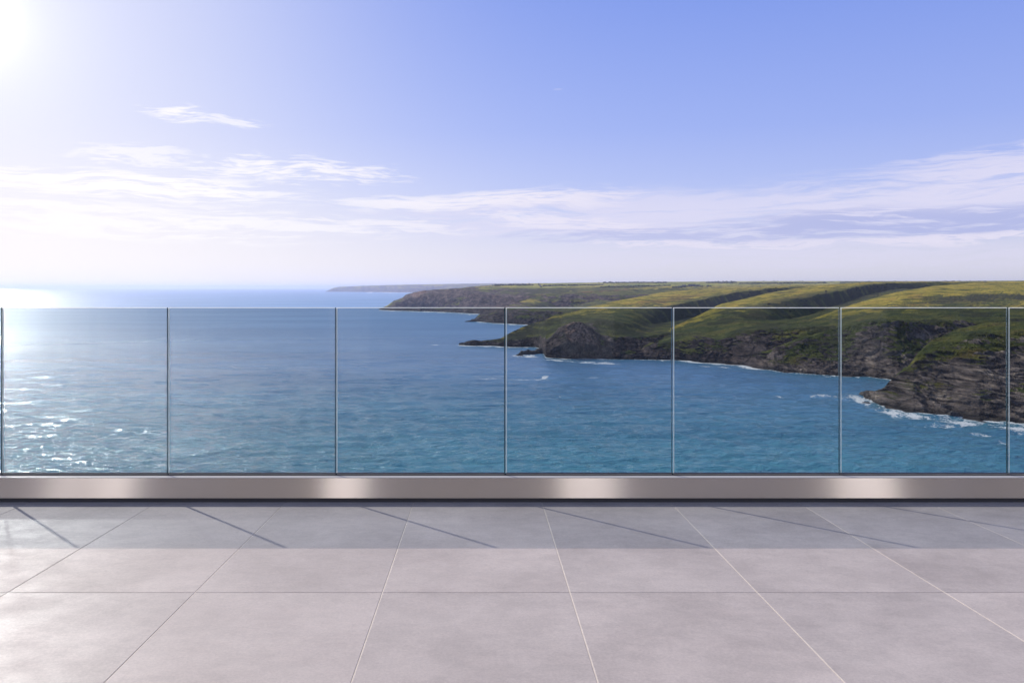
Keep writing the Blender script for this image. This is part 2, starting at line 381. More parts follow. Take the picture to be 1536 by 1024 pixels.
    pasture_light = sst(ic-1.15, ic-0.55, T+0.5*nn)*crest_light  # light crests, dark slopes: low-sun contrast put into the ground cover
    pl = np.clip(pale+0.25*nn, 0, 1)*np.ones_like(Z)
    P[..., 2] = Z
    o = grid_mesh(name, P, M_land, dict(rock=rock, scrub_shade=scrub_shade, bracken=brk, rust=rust, field=field, wet=wet, pasture_light=pasture_light, pale=pl), flip=False)
    tag(o, kind='structure'); LAND[seed] = (xs, D, Z, T)
    if label: o['label'] = label
    # true waterline of this sheet: nearest forward distance at which the ground leaves the sea
    up = Z > 0.0; first = np.argmax(up, 0); has = up.any(0)
    Dl = np.where(has, D[first, np.arange(len(xs))], 1e9)
    WATERLINES.append((xs, Dl))
    return o

# near rocky promontory
headland('headland', 1280, 1760, 1.1,
    [(1280,592),(1297,594),(1314,606),(1340,613),(1370,619),(1406,621),(1431,624),(1469,631),(1507,634),(1536,637),(1760,668)],
    [[(1280,593,2),(1297,593,3),(1320,598,5),(1345,600,9),(1400,598,16),(1470,592,28),(1536,585,40),(1760,600,40)],
     [(1280,592,4),(1297,592,6),(1320,588,10),(1345,584,22),(1400,562,46),(1470,545,70),(1536,535,85),(1760,540,90)],
     [(1280,592,8),(1297,590,10),(1325,584,18),(1345,565,38),(1400,530,78),(1470,510,105),(1536,505,120),(1760,505,130)],
     [(1280,592,12),(1297,590,14),(1325,582,26),(1338,572,42),(1345,561,50),(1365,546,68),(1376,530,85),(1396,511,108),(1420,500,130),(1440,492,150),(1480,484,170),(1536,480,180),(1760,478,190)]],
    [6, 50, 50, 70, 60, 26], 1297, 12, 4.6, 101, [(60, -26)], hard=1.3, pale=0.85, vegb=0.22, crest_light=0.25,
    patches=[('grass', 1440, 4.7, 60, 0.35, 0.9), ('grass', 1540, 4.4, 60, 0.35, 0.9), ('grass', 1480, 3.6, 90, 0.15, 0.7), ('grass', 1400, 4.35, 40, 0.25, 0.6), ('grass', 1640, 4.5, 90, 0.4, 1)])
# grassy hill on the right with its cliff foot
headland('headland', 1128, 1760, 1.3,
    [(1128,551),(1145,553),(1160,556),(1200,560),(1258,563),(1300,566),(1345,570),(1400,572),(1760,575)],
    [[(1128,548,8),(1160,545,12),(1200,540,22),(1258,535,30),(1300,538,24),(1345,535,22),(1760,535,24)],
     [(1128,545,18),(1160,524,36),(1200,508,52),(1258,491,56),(1300,481,44),(1345,482,46),(1400,483,70),(1536,480,90),(1760,478,90)],
     [(1128,543,40),(1160,516,60),(1200,497,110),(1258,480,150),(1300,472,170),(1345,468,190),(1400,464,220),(1536,460,260),(1760,455,300)],
     [(1128,540,60),(1145,535,75),(1160,509,110),(1190,490,150),(1230,474,230),(1265,461,330),(1300,450,430),(1345,438,560),(1380,432,680),(1400,429,740),(1460,424,880),(1536,421.5,1000),(1760,417,1250)]],
    [6, 60, 70, 50, 70, 30], 1145, 16, 3.2, 211, [(260, -70)], pale=0.45, vegb=0.15,
    patches=[('scrub_shade', 1470, 4.25, 110, 0.13, 1.0), ('scrub_shade', 1330, 3.45, 70, 0.2, -0.9), ('grass', 1250, 3.1, 70, 0.25, 0.8), ('grass', 1190, 2.6, 22, 0.25, 0.6), ('grass', 1320, 4.55, 60, 0.35, 0.9), ('grass', 1450, 4.7, 120, 0.25, 1),
             ('bracken', 1225, 3.5, 8, 0.15, 0.7), ('rust', 1356, 2.8, 7, 0.3, 0.7)])
# darker spur with its own valley
headland('headland', 930, 1760, 1.5,
    [(930,538),(950,538),(1010,541),(1050,544),(1100,547),(1150,553),(1250,560),(1760,560)],
    [[(930,538,6),(975,530,9),(1010,528,10),(1050,530,12),(1100,530,16),(1150,532,20),(1250,532,20),(1760,532,20)],
     [(930,537,15),(975,518,25),(1010,510,32),(1050,510,34),(1078,511,38),(1100,500,44),(1150,494,60),(1250,490,60),(1760,490,60)],
     [(930,535,25),(975,514,45),(1010,500,90),(1050,490,110),(1100,482,140),(1150,482,190),(1200,478,300),(1250,458,480),(1300,442,690),(1340,434,830),(1400,432,900),(1760,432,900)],
     [(930,533,32),(950,531,50),(975,512,70),(1010,495,130),(1050,481,180),(1100,468,230),(1150,458,270),(1200,448,380),(1250,438,515),(1300,429,716),(1340,425.5,850),(1400,424.5,920),(1760,424,920)],
     [(930,532,40),(950,528,70),(975,510,110),(1010,490,180),(1050,472,270),(1082,455,360),(1100,452,400),(1125,446,520),(1150,440,640),(1184,434,800),(1240,427,1050),(1300,423,1300),(1360,423,1500),(1760,423,1500)]],
    [6, 45, 55, 40, 60, 60, 30], 950, 18, 3.4, 307, [(330, -85)],
    patches=[('scrub_shade', 1190, 4.9, 70, 0.45, 0.7), ('grass', 1070, 3.9, 70, 0.9, 0.9), ('grass', 1085, 5.85, 30, 0.15, 1.0), ('scrub_shade', 1140, 2.9, 40, 0.6, 0.7), ('scrub_shade', 1290, 4.4, 90, 0.7, 1.0), ('scrub_shade', 1110, 4.25, 60, 0.3, 0.8)])
# spur ending in a long low reef, with the reddish bluff in front
headland('headland', 676, 1760, 1.3,
    [(676,517.5),(690,517.5),(755,519.5),(800,520.5),(808,522),(819,536),(850,538),(900,537.5),(950,538),(1760,540)],
    [[(676,517,4),(755,516,7),(806,514,12),(819,526,6),(860,523,6),(900,526,10),(950,528,14),(1760,528,14)],
     [(676,517,8),(690,516,9),(712,513,12),(755,512,20),(806,505,40),(819,512,20),(840,497,26),(870,492,30),(900,505,34),(950,508,40),(1000,500,70),(1760,490,80)],
     [(676,517,12),(690,516,14),(712,512,18),(755,510,28),(806,495,80),(819,493,120),(850,484,110),(900,484,100),(950,488,110),(1000,484,430),(1050,474,560),(1100,462,700),(1150,448,820),(1190,440,900),(1760,440,900)],
     [(676,517,14),(690,516,16),(712,511,20),(755,508.5,34),(806,490,110),(819,486,160),(850,476,230),(900,470,280),(950,462,400),(1000,461,480),(1050,449.5,600),(1100,440,735),(1150,433.5,855),(1190,431,930),(1760,431,930)],
     [(676,517,16),(690,516.5,18),(700,512,20),(712,509.5,24),(725,512,28),(740,509,34),(752,507,44),(767,498,70),(782,491,110),(795,486,150),(820,479,260),(840,472,330),(864,467,400),(880,461,450),(900,457,500),(925,451,600),(960,445,760),(1000,437,980),(1040,434,1150),(1075,432,1300),(1150,430,1500),(1250,427,1700),(1760,426,1800)]],
    [6, 45, 60, 45, 70, 80, 30], 690, 8, 3.4, 401, [(420, -75)],
    bumps=[(866, 1.5, 3.4, 34, 5)], sm=2,
    patches=[('rust', 868, 2.5, 27, 0.75, 1.0), ('rock', 862, 2.5, 45, 1.0, 1.0), ('grass', 930, 5.0, 50, 0.5, 1.0), ('grass', 860, 5.2, 30, 0.5, 0.8), ('scrub_shade', 940, 3.6, 60, 0.5, 0.8),
             ('grass', 960, 5.7, 80, 0.35, 1.0), ('scrub_shade', 775, 4.5, 55, 2.4, 1.0), ('scrub_shade', 1100, 4.4, 110, 0.6, 1.0), ('scrub_shade', 1020, 4.3, 60, 0.6, 1.0), ('bracken', 1000, 5.35, 50, 0.15, 0.5)])
# shadowed spur beyond the first bay
headland('headland', 690, 1760, 1.6,
    [(690,480),(705,481),(740,484.5),(790,487),(860,489),(1760,490)],
    [[(690,480,6),(740,478,15),(790,478,22),(860,478,25),(1760,478,25)],
     [(690,480,14),(711,480,18),(740,471,50),(790,468,80),(860,466,90),(1760,466,90)],
     [(690,480,25),(711,480,22),(740,468,80),(790,458,180),(815,464,420),(860,459,560),(900,446,800),(1000,440,1000),(1760,440,1000)],
     [(690,480,32),(711,479.5,40),(740,467,150),(780,456,330),(815,455.5,450),(830,447,600),(850,443,640),(897,438.2,850),(1000,433,1080),(1760,433,1080)],
     [(690,480,40),(705,480,40),(711,479,50),(720,471,90),(732,466,170),(755,461,300),(770,457,380),(782,453,450),(795,447,600),(827,441,900),(850,437,1100),(900,432.5,1600),(1000,429,2100),(1200,426.5,2500),(1760,425,2800)]],
    [6, 26, 36, 40, 45, 60, 24], 708, 10, 5.0, 503, [(600, -80)],
    patches=[('grass', 815, 5.6, 40, 0.4, 1.0), ('grass', 880, 5.8, 70, 0.25, 1.0), ('scrub_shade', 850, 4.4, 60, 0.7, 1.0), ('rock', 740, 4.6, 48, 2.4, 1.0), ('bracken', 912, 5.25, 32, 0.35, 1.0), ('rock', 740, 3.4, 45, 1.6, 1.0), ('grass', 1000, 5.8, 90, 0.3, 1.0)])
# long headland that carries the plateau
headland('headland', 548, 1800, 1.8,
    [(548,464),(560,464.4),(600,466),(640,467),(690,469),(720,471),(800,474),(1800,480)],
    [[(548,464,6),(590,463,25),(640,463,30),(700,464,35),(1800,470,40)],
     [(548,464,14),(580,462,20),(616,454,36),(660,450,45),(705,450,60),(760,452,80),(1800,455,100)],
     [(548,464,25),(580,461,28),(616,446,60),(660,441,80),(705,441,110),(760,442,200),(1800,442,400)],
     [(548,464,40),(560,463.8,45),(580,460.3,50),(584,457,55),(590,452.5,60),(600,449,70),(606,447,78),(608,444,82),(616,442.5,90),(619,440.5,95),(640,438,115),(680,435,160),(705,434,220),(720,433.5,300),(760,433,480),(800,434,700),(900,431,1100),(1800,430,2000)],
     [(548,463.9,60),(560,463.7,70),(580,460.2,120),(584,457,130),(590,452.2,150),(600,448.6,180),(606,446.5,200),(608,443.2,220),(616,441.8,260),(619,439.8,300),(640,437.2,400),(680,433.4,560),(683,431.5,575),(688,432.8,600),(705,430,800),(740,427.3,1400),(770,426.6,1700),(800,425,2200),(864,424,2900),(1000,422.6,3600),(1150,421.6,4200),(1400,421.5,4400),(1536,420.6,4400),(1800,420,4400)]],
    [6, 20, 30, 40, 60, 70, 12], 578, 22, 6.0, 607, [(900, -70)], fieldz=(5.0, 5.12), sm=2,
    patches=[('rust', 628, 4.6, 9, 0.8, 0.5), ('scrub_shade', 800, 4.5, 60, 0.45, 0.9), ('rock', 650, 4.9, 85, 1.6, 1.0), ('rock', 700, 4.2, 90, 0.9, 1.0)], hard=0.9)
# pale far headland
headland('headland', 476, 1000, 2.0,
    [(476,437.3),(500,437.5),(640,438.8),(1000,439)],
    [[(476,437.2,40),(500,435,80),(700,433,120),(1000,433,120)],
     [(476,437.2,80),(490,436.5,120),(500,431.5,300),(508,430,360),(560,428,700),(600,427,900),(660,426,1200),(740,425,1500),(860,424.6,1900),(1000,424.6,2000)]],
    [4, 20, 40, 14], 497, 14, 14.0, 701, [(3000, -60)], sm=1, patches=[])

# ------------------------------------------------------------------ sea
ys = np.concatenate([1290*60/np.array([60000, 42000, 30000, 20000, 14000, 10000.0]), np.arange(9, 60, 0.8), np.arange(60, 330, 0.85), [360, 420, 520, 700, 1000, 1600, 3000, 8000]])
xs = np.concatenate([np.linspace(-6000, -260, 40), np.arange(-250, 1800, 1.6), np.linspace(1810, 7400, 40)])
D = (H*F/ys)[:, None]*np.ones((1, len(xs))); U = ((xs-CX)/F)[None, :]*np.ones_like(D); X_ = U*D
Zs = np.zeros_like(D)
rw = random.Random(7)
foot = D*D/(F*H)*0.9
for i in range(46):
    lam = 2.6*1.085**i*(0.9+0.2*rw.random())
    if lam > 90: break
    a = rw.gauss(0.15, 0.45); k = 2*math.pi/lam; ph = rw.random()*6.28
    s = np.sin(k*(D*math.cos(a)+X_*math.sin(a))+ph + 1.3*vnoise(X_/(lam*3), D/(lam*3), i))
    Zs += s*0.0135*lam*np.exp(-lam/20)*sst(1.9, 4.2, lam/foot)*sst(60000, 9000, D)
foam = np.zeros_like(D); shal = np.zeros_like(D)
fn = fbm(X_/7, D/14, 77, 5, 0.65); fn2 = fbm(X_/45, D/60, 78, 4)
for (wx, wd) in WATERLINES:
    dl = np.interp(xs, wx, wd, left=1e9, right=1e9)[None, :]
    gap = dl-D
    sc_ = np.clip(D/700, 0.5, 3)
    e = np.exp(-(np.clip(gap, 0, 1e6)/((3.5+1.7*foot)*(1+0.7*fn2)))**2)*(gap > -14)
    foam = np.maximum(foam, e*(0.98+0.5*fn))
    e2 = np.exp(-(np.clip(gap, 0, 1e6)/(22*sc_))**2)*(gap > -14)
    foam = np.maximum(foam, e2*sst(0.0, 0.6, fn)*0.95)
    shal = np.maximum(shal, np.exp(-np.clip(gap, 0, 1e6)/(30*sc_))*(gap > -14))
XP = xs[None, :]*np.ones_like(D); YP = HY+ys[:, None]*np.ones_like(D)
def streakf(px, py, wx, wy, s, tilt=0.0, th=0.1):
    global foam
    n = fbm(X_/8+px, D/12, int(px), 6, 0.7)
    dy = YP-(py+tilt*(XP-px))
    e = np.exp(-((XP-px)/wx)**2-(dy/wy)**2)
    foam = np.maximum(foam, s*e**0.6*(0.80+0.95*n))
for a in [(762,568.5,34,1.3,1.05,0.0),(817,566,7,2.2,1.0,-0.35),(812,560.5,15,1.0,0.95,0.0),(800,569.3,22,1.1,0.95,-0.03),(880,566.5,20,1.0,0.8,0.0),(912,566.5,14,0.8,0.7,0.0),
          (790,534,34,2.2,1.0,0.03),(845,541,40,1.2,1.0,0.06),(905,545,36,1.4,0.95,0.02),(885,543.5,20,1.0,0.8,0),(668,517,24,1.1,0.9,0.0),(725,519,40,0.9,0.9,0.02),
          (1070,550,34,1.1,0.8,0.06),(1170,595,10,1.0,0.7,0.2),(1225,594.5,46,0.9,0.72,0.01),(1275,596,34,3.2,0.85,0.06),(1262,600,20,2.0,0.75,0.1),(1297,603,24,8,1.0,0.45),(1330,616,34,4.5,1.05,0.28),
          (1400,628,45,3.6,1.1,0.14),(1460,637,60,4.5,1.05,0.14),(1530,645,50,5,1.05,0.1),(1410,638,34,2.2,0.85,0.05),(1510,664,26,2.6,0.8,0.12),(1600,662,60,5,1.0,0.14),(1480,652,40,1.8,0.6,0.1),
          (780,486.8,36,0.9,0.95,0.0),(730,483,26,0.8,0.85,0.05),(700,471.8,26,0.7,0.8,0.02),(640,467.8,60,0.6,0.75,0.012),(560,465,16,0.6,0.6,0)]:
    streakf(*a)
Pm = np.stack([X_, D, Zs], -1)
water = grid_mesh('sea', Pm, M_sea, dict(foam=np.clip(foam, 0, 1), shallow=shal))
tag(water, kind='structure')

# ------------------------------------------------------------------ sea rocks
def rock_material():
    m, t = material('wet_rock'); P = t.geo()
    n = t.noise(P, 0.8, 7, 0.65)
    c = t.ramp(n, [(0.3, (0.015, 0.014, 0.015)), (0.5, (0.05, 0.043, 0.042)), (0.7, (0.14, 0.12, 0.11))])
    t.out(t.bsdf(Base_Color=c, Roughness=0.75, Normal=t.bump(n, 0.9, 0.8)).outputs[0]); return m
M_rock = rock_material()
def sea_rock(px, py, w, dpt, h, seed, label):
    Dd = H*F/(py-HY); bm = bmesh.new(); bmesh.ops.create_icosphere(bm, subdivisions=5, radius=1)
    rr = random.Random(seed); off = rr.random()*50
    co_ = np.array([v.co[:] for v in bm.verts])
    n = ridged(co_[:,0]*1.6+off+co_[:,2]*0.7, co_[:,1]*1.6+co_[:,2]*1.1, seed, 5, 0.55)*0.32+fbm(co_[:,0]*0.9+off, co_[:,2]*0.9+co_[:,1], seed+1, 3)*0.25
    for v, k in zip(bm.verts, n):
        v.co *= 1+float(k); v.co.x *= w/2; v.co.y *= dpt/2; v.co.z *= h
    o = mesh_obj('sea_rock', bm, M_rock, smooth=True)
    o.location = ((px-CX)/F*Dd, Dd, -0.15*h)
    tag(o, label, 'rock', 'rocks standing in the surf')
sea_rock(791, 531.5, 13, 9, 3.6, 3, 'dark humped rock in white surf left of the reddish bluff')
sea_rock(802, 530.5, 10, 8, 3.0, 8, 'low dark rock touching the foot of the reddish bluff')
sea_rock(811, 529.5, 12, 8, 4.2, 21, 'dark rock wedged between the bluff and its humped neighbour')
sea_rock(779, 533, 6, 5, 1.5, 12, 'smallest outermost dark rock awash left of the reddish bluff')
sea_rock(1303, 592.5, 9, 8, 2.8, 5, 'dark rock off the tip of the near promontory, circled by foam')
sea_rock(1298, 605, 4.5, 4, 0.9, 6, 'little rock awash in foam before the near promontory')
sea_rock(1428, 624, 6, 5, 2.6, 31, 'rounded pale boulder at the waterline under the near cliff')
sea_rock(698, 517.2, 12, 8, 2.6, 14, 'low dark rock at the end of the long reef')
sea_rock(706, 482.5, 18, 12, 3.0, 17, 'flat dark rock off the shadowed headland behind the reef')
sea_rock(581, 463.2, 26, 20, 7, 19, 'far dark skerry at the tip of the long headland')

# ------------------------------------------------------------------ farm, trees and posts on the plateau
M_stone = simple('farm_stone', (0.10, 0.085, 0.09), 0.9, scale=0.6)
M_slate = simple('slate', (0.055, 0.055, 0.075), 0.6, scale=1.0)
M_bark = simple('bark', (0.05, 0.04, 0.03), 0.9)
M_leaf = simple('dark_leaves', (0.028, 0.036, 0.020), 0.9, var=0.5, scale=0.4)
M_wood = simple('weathered_wood', (0.06, 0.05, 0.04), 0.9)
def ground_at(px, Dd):
    best = -99
    for k, (xs_, D_, Z_, T_) in LAND.items():
        i = int(round((px-xs_[0])/(xs_[1]-xs_[0])))
        if 0 <= i < len(xs_):
            o = np.argsort(D_[:, i]); z = np.interp(Dd, D_[o, i], Z_[o, i], left=-99, right=-99); best = max(best, float(z))
    return best
def place(px, Dd): return ((px-CX)/F*Dd, Dd, ground_at(px, Dd))
def visible_D(px, py, key):
    # distance at which the sheet `key` is seen at pixel (px, py)
    xs_, D_, Z_, T_ = LAND[key]; i = int(round((px-xs_[0])/(xs_[1]-xs_[0])))
    yy = HY+(H-Z_[:, i])*F/D_[:, i]
    ok = np.where((yy <= py) & (T_[:, i] > 3))[0]
    return float(D_[ok[0], i]) if len(ok) else 2600.0
def barn(px, Dd, w, dpt, h, rot, label):
    e = empty('barn', place(px, Dd)); e.location.z -= 0.5; e.rotation_euler = (0, 0, rot)
    tag(e, label, 'barn', 'farm buildings on the plateau')
    bm = bmesh.new(); add_box(bm, -w/2, w/2, -dpt/2, dpt/2, 0, h)
    a = [bm.verts.new(c) for c in ((-w/2, -dpt/2, h), (-w/2, dpt/2, h), (-w/2, 0, h*1.75))]; bm.faces.new(a)
    a = [bm.verts.new(c) for c in ((w/2, -dpt/2, h), (w/2, dpt/2, h), (w/2, 0, h*1.75))]; bm.faces.new(a)
    mesh_obj('wall', bm, M_stone, e)
    bm = bmesh.new()
    for s in (-1, 1):
        p = [(-w/2-.4, s*(dpt/2+.5), h*0.93), (w/2+.4, s*(dpt/2+.5), h*0.93), (w/2+.4, 0, h*1.82), (-w/2-.4, 0, h*1.82)]
        v = [bm.verts.new(c) for c in p]+[bm.verts.new((c[0], c[1], c[2]+.35)) for c in p]
        for f in ((0,1,2,3),(7,6,5,4),(0,4,5,1),(1,5,6,2),(2,6,7,3),(3,7,4,0)): bm.faces.new([v[i] for i in f])
    rf = mesh_obj('roof', bm, M_slate, e)
    bm = bmesh.new(); add_box(bm, w/2-2.2, w/2-0.8, -.6, .6, h*1.6, h*2.15); mesh_obj('chimney', bm, M_stone, rf)
    bm = bmesh.new(); add_box(bm, -1.6, 1.6, -dpt/2-.12, -dpt/2-.02, 0.05, 3.0); mesh_obj('door', bm, M_wood, e)
DF = visible_D(1036, 431.5, 607)
barn(1038, DF, 24, 12, 5.5, 0.25, 'largest dark farm building of the cluster on the skyline plateau')
barn(1026, DF-20, 11, 9, 4.5, -0.5, 'smaller dark barn left of the largest farm building')
barn(1047, DF+25, 12, 9, 4.0, 0.1, 'low dark shed at the right end of the farm')
def tree_meshes(seed, h=7.0, r=3.6, n=260):
    rr = random.Random(seed)
    bm = bmesh.new(); bmesh.ops.create_cone(bm, cap_ends=True, segments=7, radius1=.35, radius2=.15, depth=h*0.6)
    for v in bm.verts: v.co.z += h*0.3
    tr = bpy.data.meshes.new('trunk'); bm.to_mesh(tr); bm.free(); tr.materials.append(M_bark)
    bm = bmesh.new(); cl = [(rr.gauss(0, r*.45), rr.gauss(0, r*.45), h*(.5+.4*rr.random()), r*(.3+.35*rr.random())) for _ in range(9)]
    for i in range(n):
        c = rr.choice(cl); d = Vector((rr.gauss(0,1), rr.gauss(0,1), rr.gauss(0,1))).normalized()*c[3]*(.6+.5*rr.random())
        p = Vector(c[:3])+d; s = .35+.4*rr.random(); a = Vector((rr.gauss(0,1), rr.gauss(0,1), rr.gauss(0,1))).normalized(); b = a.orthogonal().normalized()
        bm.faces.new([bm.verts.new(p+a*s), bm.verts.new(p+b*s), bm.verts.new(p-a*s), bm.verts.new(p-b*s)])
    cr = bpy.data.meshes.new('crown'); bm.to_mesh(cr); bm.free(); cr.materials.append(M_leaf)
    return tr, cr
TM = [tree_meshes(s) for s in (1, 2, 3)]
def tree(px, Dd, s, label, group, k, name='windblown_tree', cat='tree'):
    e = empty(name, place(px, Dd)); e.location.z -= 0.3; e.scale = (s, s, s*0.85); e.rotation_euler = (0, 0, px % 6.28)
    tag(e, label, cat, group)
    link(bpy.data.objects.new('trunk', TM[k % 3][0]), e); link(bpy.data.objects.new('crown', TM[k % 3][1]), e)
for k, (px, s, dd) in enumerate([(1022, .8, -8), (1031, .75, 10), (1032.5, .6, -30), (1052, .7, 12), (1018, .5, -25), (1056, .5, -5)]):
    tree(px, DF+dd, s, 'small dark tree standing close around the farm buildings', 'trees around the farm', k)
rr = random.Random(5)
for k in range(46):
    px = rr.choice([rr.uniform(1056, 1102), rr.uniform(895, 965), rr.uniform(765, 795), rr.uniform(1090, 1480)])
    xs_, D_, Z_, T_ = LAND[607]; i = int((px-xs_[0])/1.8); j = np.argmin(np.abs(T_[:, i]-6.0)); 
    tree(px, float(D_[j, i])-rr.uniform(20, 500), rr.uniform(0.6, 1.0), 'tiny dark tree or thorn bush along the far skyline of the plateau', 'skyline trees', k)
# gorse on the near hill rims
for k in range(60):
    if k < 30: px = rr.uniform(1272, 1352); key = 307
    elif k < 42: px = rr.uniform(1150, 1240); key = 307
    else: px = rr.uniform(1120, 1185); key = 401
    xs_, D_, Z_, T_ = LAND[key]; i = int((px-xs_[0])/(xs_[1]-xs_[0])); tt = rr.uniform(4.3, 4.97)
    j = np.argmin(np.abs(T_[:, i]-tt))
    tree(px, float(D_[j, i]), rr.uniform(0.25, 0.5), 'dark gorse bush on the valley rim above the cliffs', 'gorse bushes on the valley rims', k, 'gorse_bush', 'bush')
def hedge(pts, key, h, label):
    P3 = []
    n = int(abs(pts[-1][0]-pts[0][0])+8*abs(pts[-1][1]-pts[0][1]))+6
    for k in range(n+1):
        f = k/n*(len(pts)-1); a = min(int(f), len(pts)-2); g = f-a
        px = pts[a][0]*(1-g)+pts[a+1][0]*g; py = pts[a][1]*(1-g)+pts[a+1][1]*g
        Dd = visible_D(px, py, key); P3.append(Vector(place(px, Dd)))
    bm = bmesh.new(); rows_ = []
    for k, p in enumerate(P3):
        q_ = P3[min(k+1, n)]-P3[max(k-1, 0)]; q_.z = 0
        side = Vector((-q_.y, q_.x, 0)).normalized() if q_.length > 0.01 else Vector((0, 1, 0)); hh_ = h*rr.uniform(0.45, 1.25); w_ = h*0.7*rr.uniform(0.7, 1.3)
        rows_.append([bm.verts.new(p+side*w_*a+Vector((0, 0, z))) for a, z in ((-1, -1.5), (-0.9, hh_*0.6), (-0.3, hh_), (0.35, hh_*0.93), (0.95, hh_*0.55), (1, -1.5))])
    for k in range(n):
        for a in range(5): bm.faces.new((rows_[k][a], rows_[k][a+1], rows_[k+1][a+1], rows_[k+1][a]))
    bm.faces.new(rows_[0]); bm.faces.new(rows_[-1][::-1]); bmesh.ops.recalc_face_normals(bm, faces=bm.faces)
    tag(mesh_obj('hedgerow', bm, M_leaf), label, 'hedge', 'hedgerows between the plateau fields')
for pts, key, h, label in [
    ([(738, 428.7), (768, 428.0), (800, 427.7)], 607, 5, 'dark hedgerow at the seaward end of the plateau fields'),
    ([(808, 426.2), (812, 431.0)], 607, 4, 'short hedgerow running inland beside the seaward field'),
    ([(814, 429.2), (860, 428.4), (905, 427.4)], 607, 4, 'long thin hedgerow above the golden grass of the far spur'),
    ([(900, 431.2), (950, 430.2), (1005, 428.6)], 607, 4, 'hedgerow left of the farm, slanting up towards it'),
    ([(1008, 432.4), (1035, 432.0), (1066, 431.6)], 607, 5, 'thick dark hedgerow just below the farm buildings'),
    ([(1060, 424.6), (1105, 424.2)], 607, 7, 'tall dark tree belt hedge on the skyline right of the farm'),
    ([(1110, 425.6), (1180, 425.2), (1240, 424.6)], 607, 5, 'thin hedgerow across the pale fields behind the marker post'),
    ([(905, 424.6), (960, 424.3), (1000, 424.4)], 607, 6, 'dark hedge line along the skyline left of the farm'),
    ([(1260, 424.0), (1350, 423.4), (1480, 422.8)], 607, 5, 'thin hedge line on the skyline above the right hand hill')]:
    hedge(pts, key, h, label)
# way-mark post
xs_, D_, Z_, T_ = LAND[307]; i = int((1239-xs_[0])/(xs_[1]-xs_[0])); j = np.argmin(np.abs(T_[:, i]-4.93)); Dp = float(D_[j, i])
bm = bmesh.new(); add_box(bm, -.45, .45, -.45, .45, -1, 5.2); add_box(bm, -1.0, 1.0, -.3, .3, 3.6, 4.6)
o = mesh_obj('marker_post', bm, M_wood, bevel=0.1); o.location = place(1239, Dp)
tag(o, 'lone dark marker post on the crest of the middle spur', 'post')

# ------------------------------------------------------------------ terrace
SL = 30/F                                              # drainage fall of the paving, away from the viewer
HC = 1.2
def deck_z(y): return H-HC-SL*y
JX = [-0.417+0.79*n for n in range(-11, 13)]; JY = [5.2297-1.605*n for n in range(0, 7)]
def stone_material():
    m, t = material('porcelain_paving'); P = t.geo()
    rnd = t.new('ShaderNodeNewGeometry').outputs['Random Per Island']
    Po = t.new('ShaderNodeVectorMath', operation='ADD'); t.l.new(P, Po.inputs[0])
    t.put(Po.inputs[1], t.comb(t.m('MULTIPLY', rnd, 37.0), t.m('MULTIPLY', rnd, 91.0), 0.0)); Pv = Po.outputs[0]
    a = t.noise(t.mapping(Pv, (1, 0.8, 1)), 1.5, 5, 0.55, 0.3); b = t.noise(t.mapping(Pv, (1, 1.2, 1)), 6.0, 9, 0.72, 0.2); c = t.noise(P, 90.0, 5, 0.85)
    sk = t.noise(t.mapping(Pv, (0.5, 5.0, 1)), 8.0, 5, 0.6)
    col = t.ramp(a, [(0.3, (0.49, 0.44, 0.42)), (0.5, (0.58, 0.525, 0.50)), (0.7, (0.65, 0.59, 0.56))])
    col = t.mix(t.mr(b, 0.35, 0.65, 0.0, 0.75), col, t.mix(1.0, col, (0.80, 0.81, 0.84), 'MULTIPLY'))
    col = t.mix(t.mr(c, 0.35, 0.65, 0.0, 0.65), col, t.mix(1.0, col, (0.74, 0.74, 0.76), 'MULTIPLY'))
    col = t.mix(t.mr(sk, 0.45, 0.75, 0.0, 0.3), col, t.mix(1.0, col, (1.12, 1.08, 1.08), 'MULTIPLY'))
    col = t.mix(0.8, col, t.mix(1.0, col, t.ramp(rnd, [(0, (0.91, 0.91, 0.92)), (1, (1.05, 1.04, 1.04))]), 'MULTIPLY'))
    ro = t.mr(b, 0.3, 0.7, 0.42, 0.60)
    t.out(t.bsdf(Base_Color=col, Roughness=ro, Specular_IOR_Level=0.4, Normal=t.bump(c, 0.12, 0.002)).outputs[0]); return m
M_tile = stone_material()
M_grout = simple('grout', (0.66, 0.60, 0.54), 0.95, scale=60)
bm = bmesh.new(); G = 0.0019; edge = 0.0016
def tile(x0, x1, y0, y1):
    c = [(x0+G, y0+G), (x1-G, y0+G), (x1-G, y1-G), (x0+G, y1-G)]; ci = [(x0+G+edge, y0+G+edge), (x1-G-edge, y0+G+edge), (x1-G-edge, y1-G-edge), (x0+G+edge, y1-G-edge)]
    lo = [bm.verts.new((a, b, deck_z(b)-0.006)) for a, b in c]; md = [bm.verts.new((a, b, deck_z(b)-0.0012)) for a, b in c]; hi = [bm.verts.new((a, b, deck_z(b))) for a, b in ci]
    for i in range(4):
        j = (i+1) % 4; bm.faces.new((lo[i], lo[j], md[j], md[i])); bm.faces.new((md[i], md[j], hi[j], hi[i]))
    bm.faces.new(hi)
yrows = [5.46]+JY
for i in range(len(JX)-1):
    for j in range(len(yrows)-1): tile(JX[i], JX[i+1], yrows[j+1], yrows[j])
floor = mesh_obj('terrace_floor', bm, M_tile); tag(floor, kind='structure')
bm = bmesh.new(); y0, y1 = JY[-1], 5.46; x0, x1 = JX[0], JX[-1]
v = [bm.verts.new(p) for p in ((x0, y0, deck_z(y0)-.0016), (x1, y0, deck_z(y0)-.0016), (x1, y1, deck_z(y1)-.0016), (x0, y1, deck_z(y1)-.0016))]
v2 = [bm.verts.new((p.co.x, p.co.y, p.co.z-0.32)) for p in v]
bm.faces.new(v); bm.faces.new(v2[::-1])
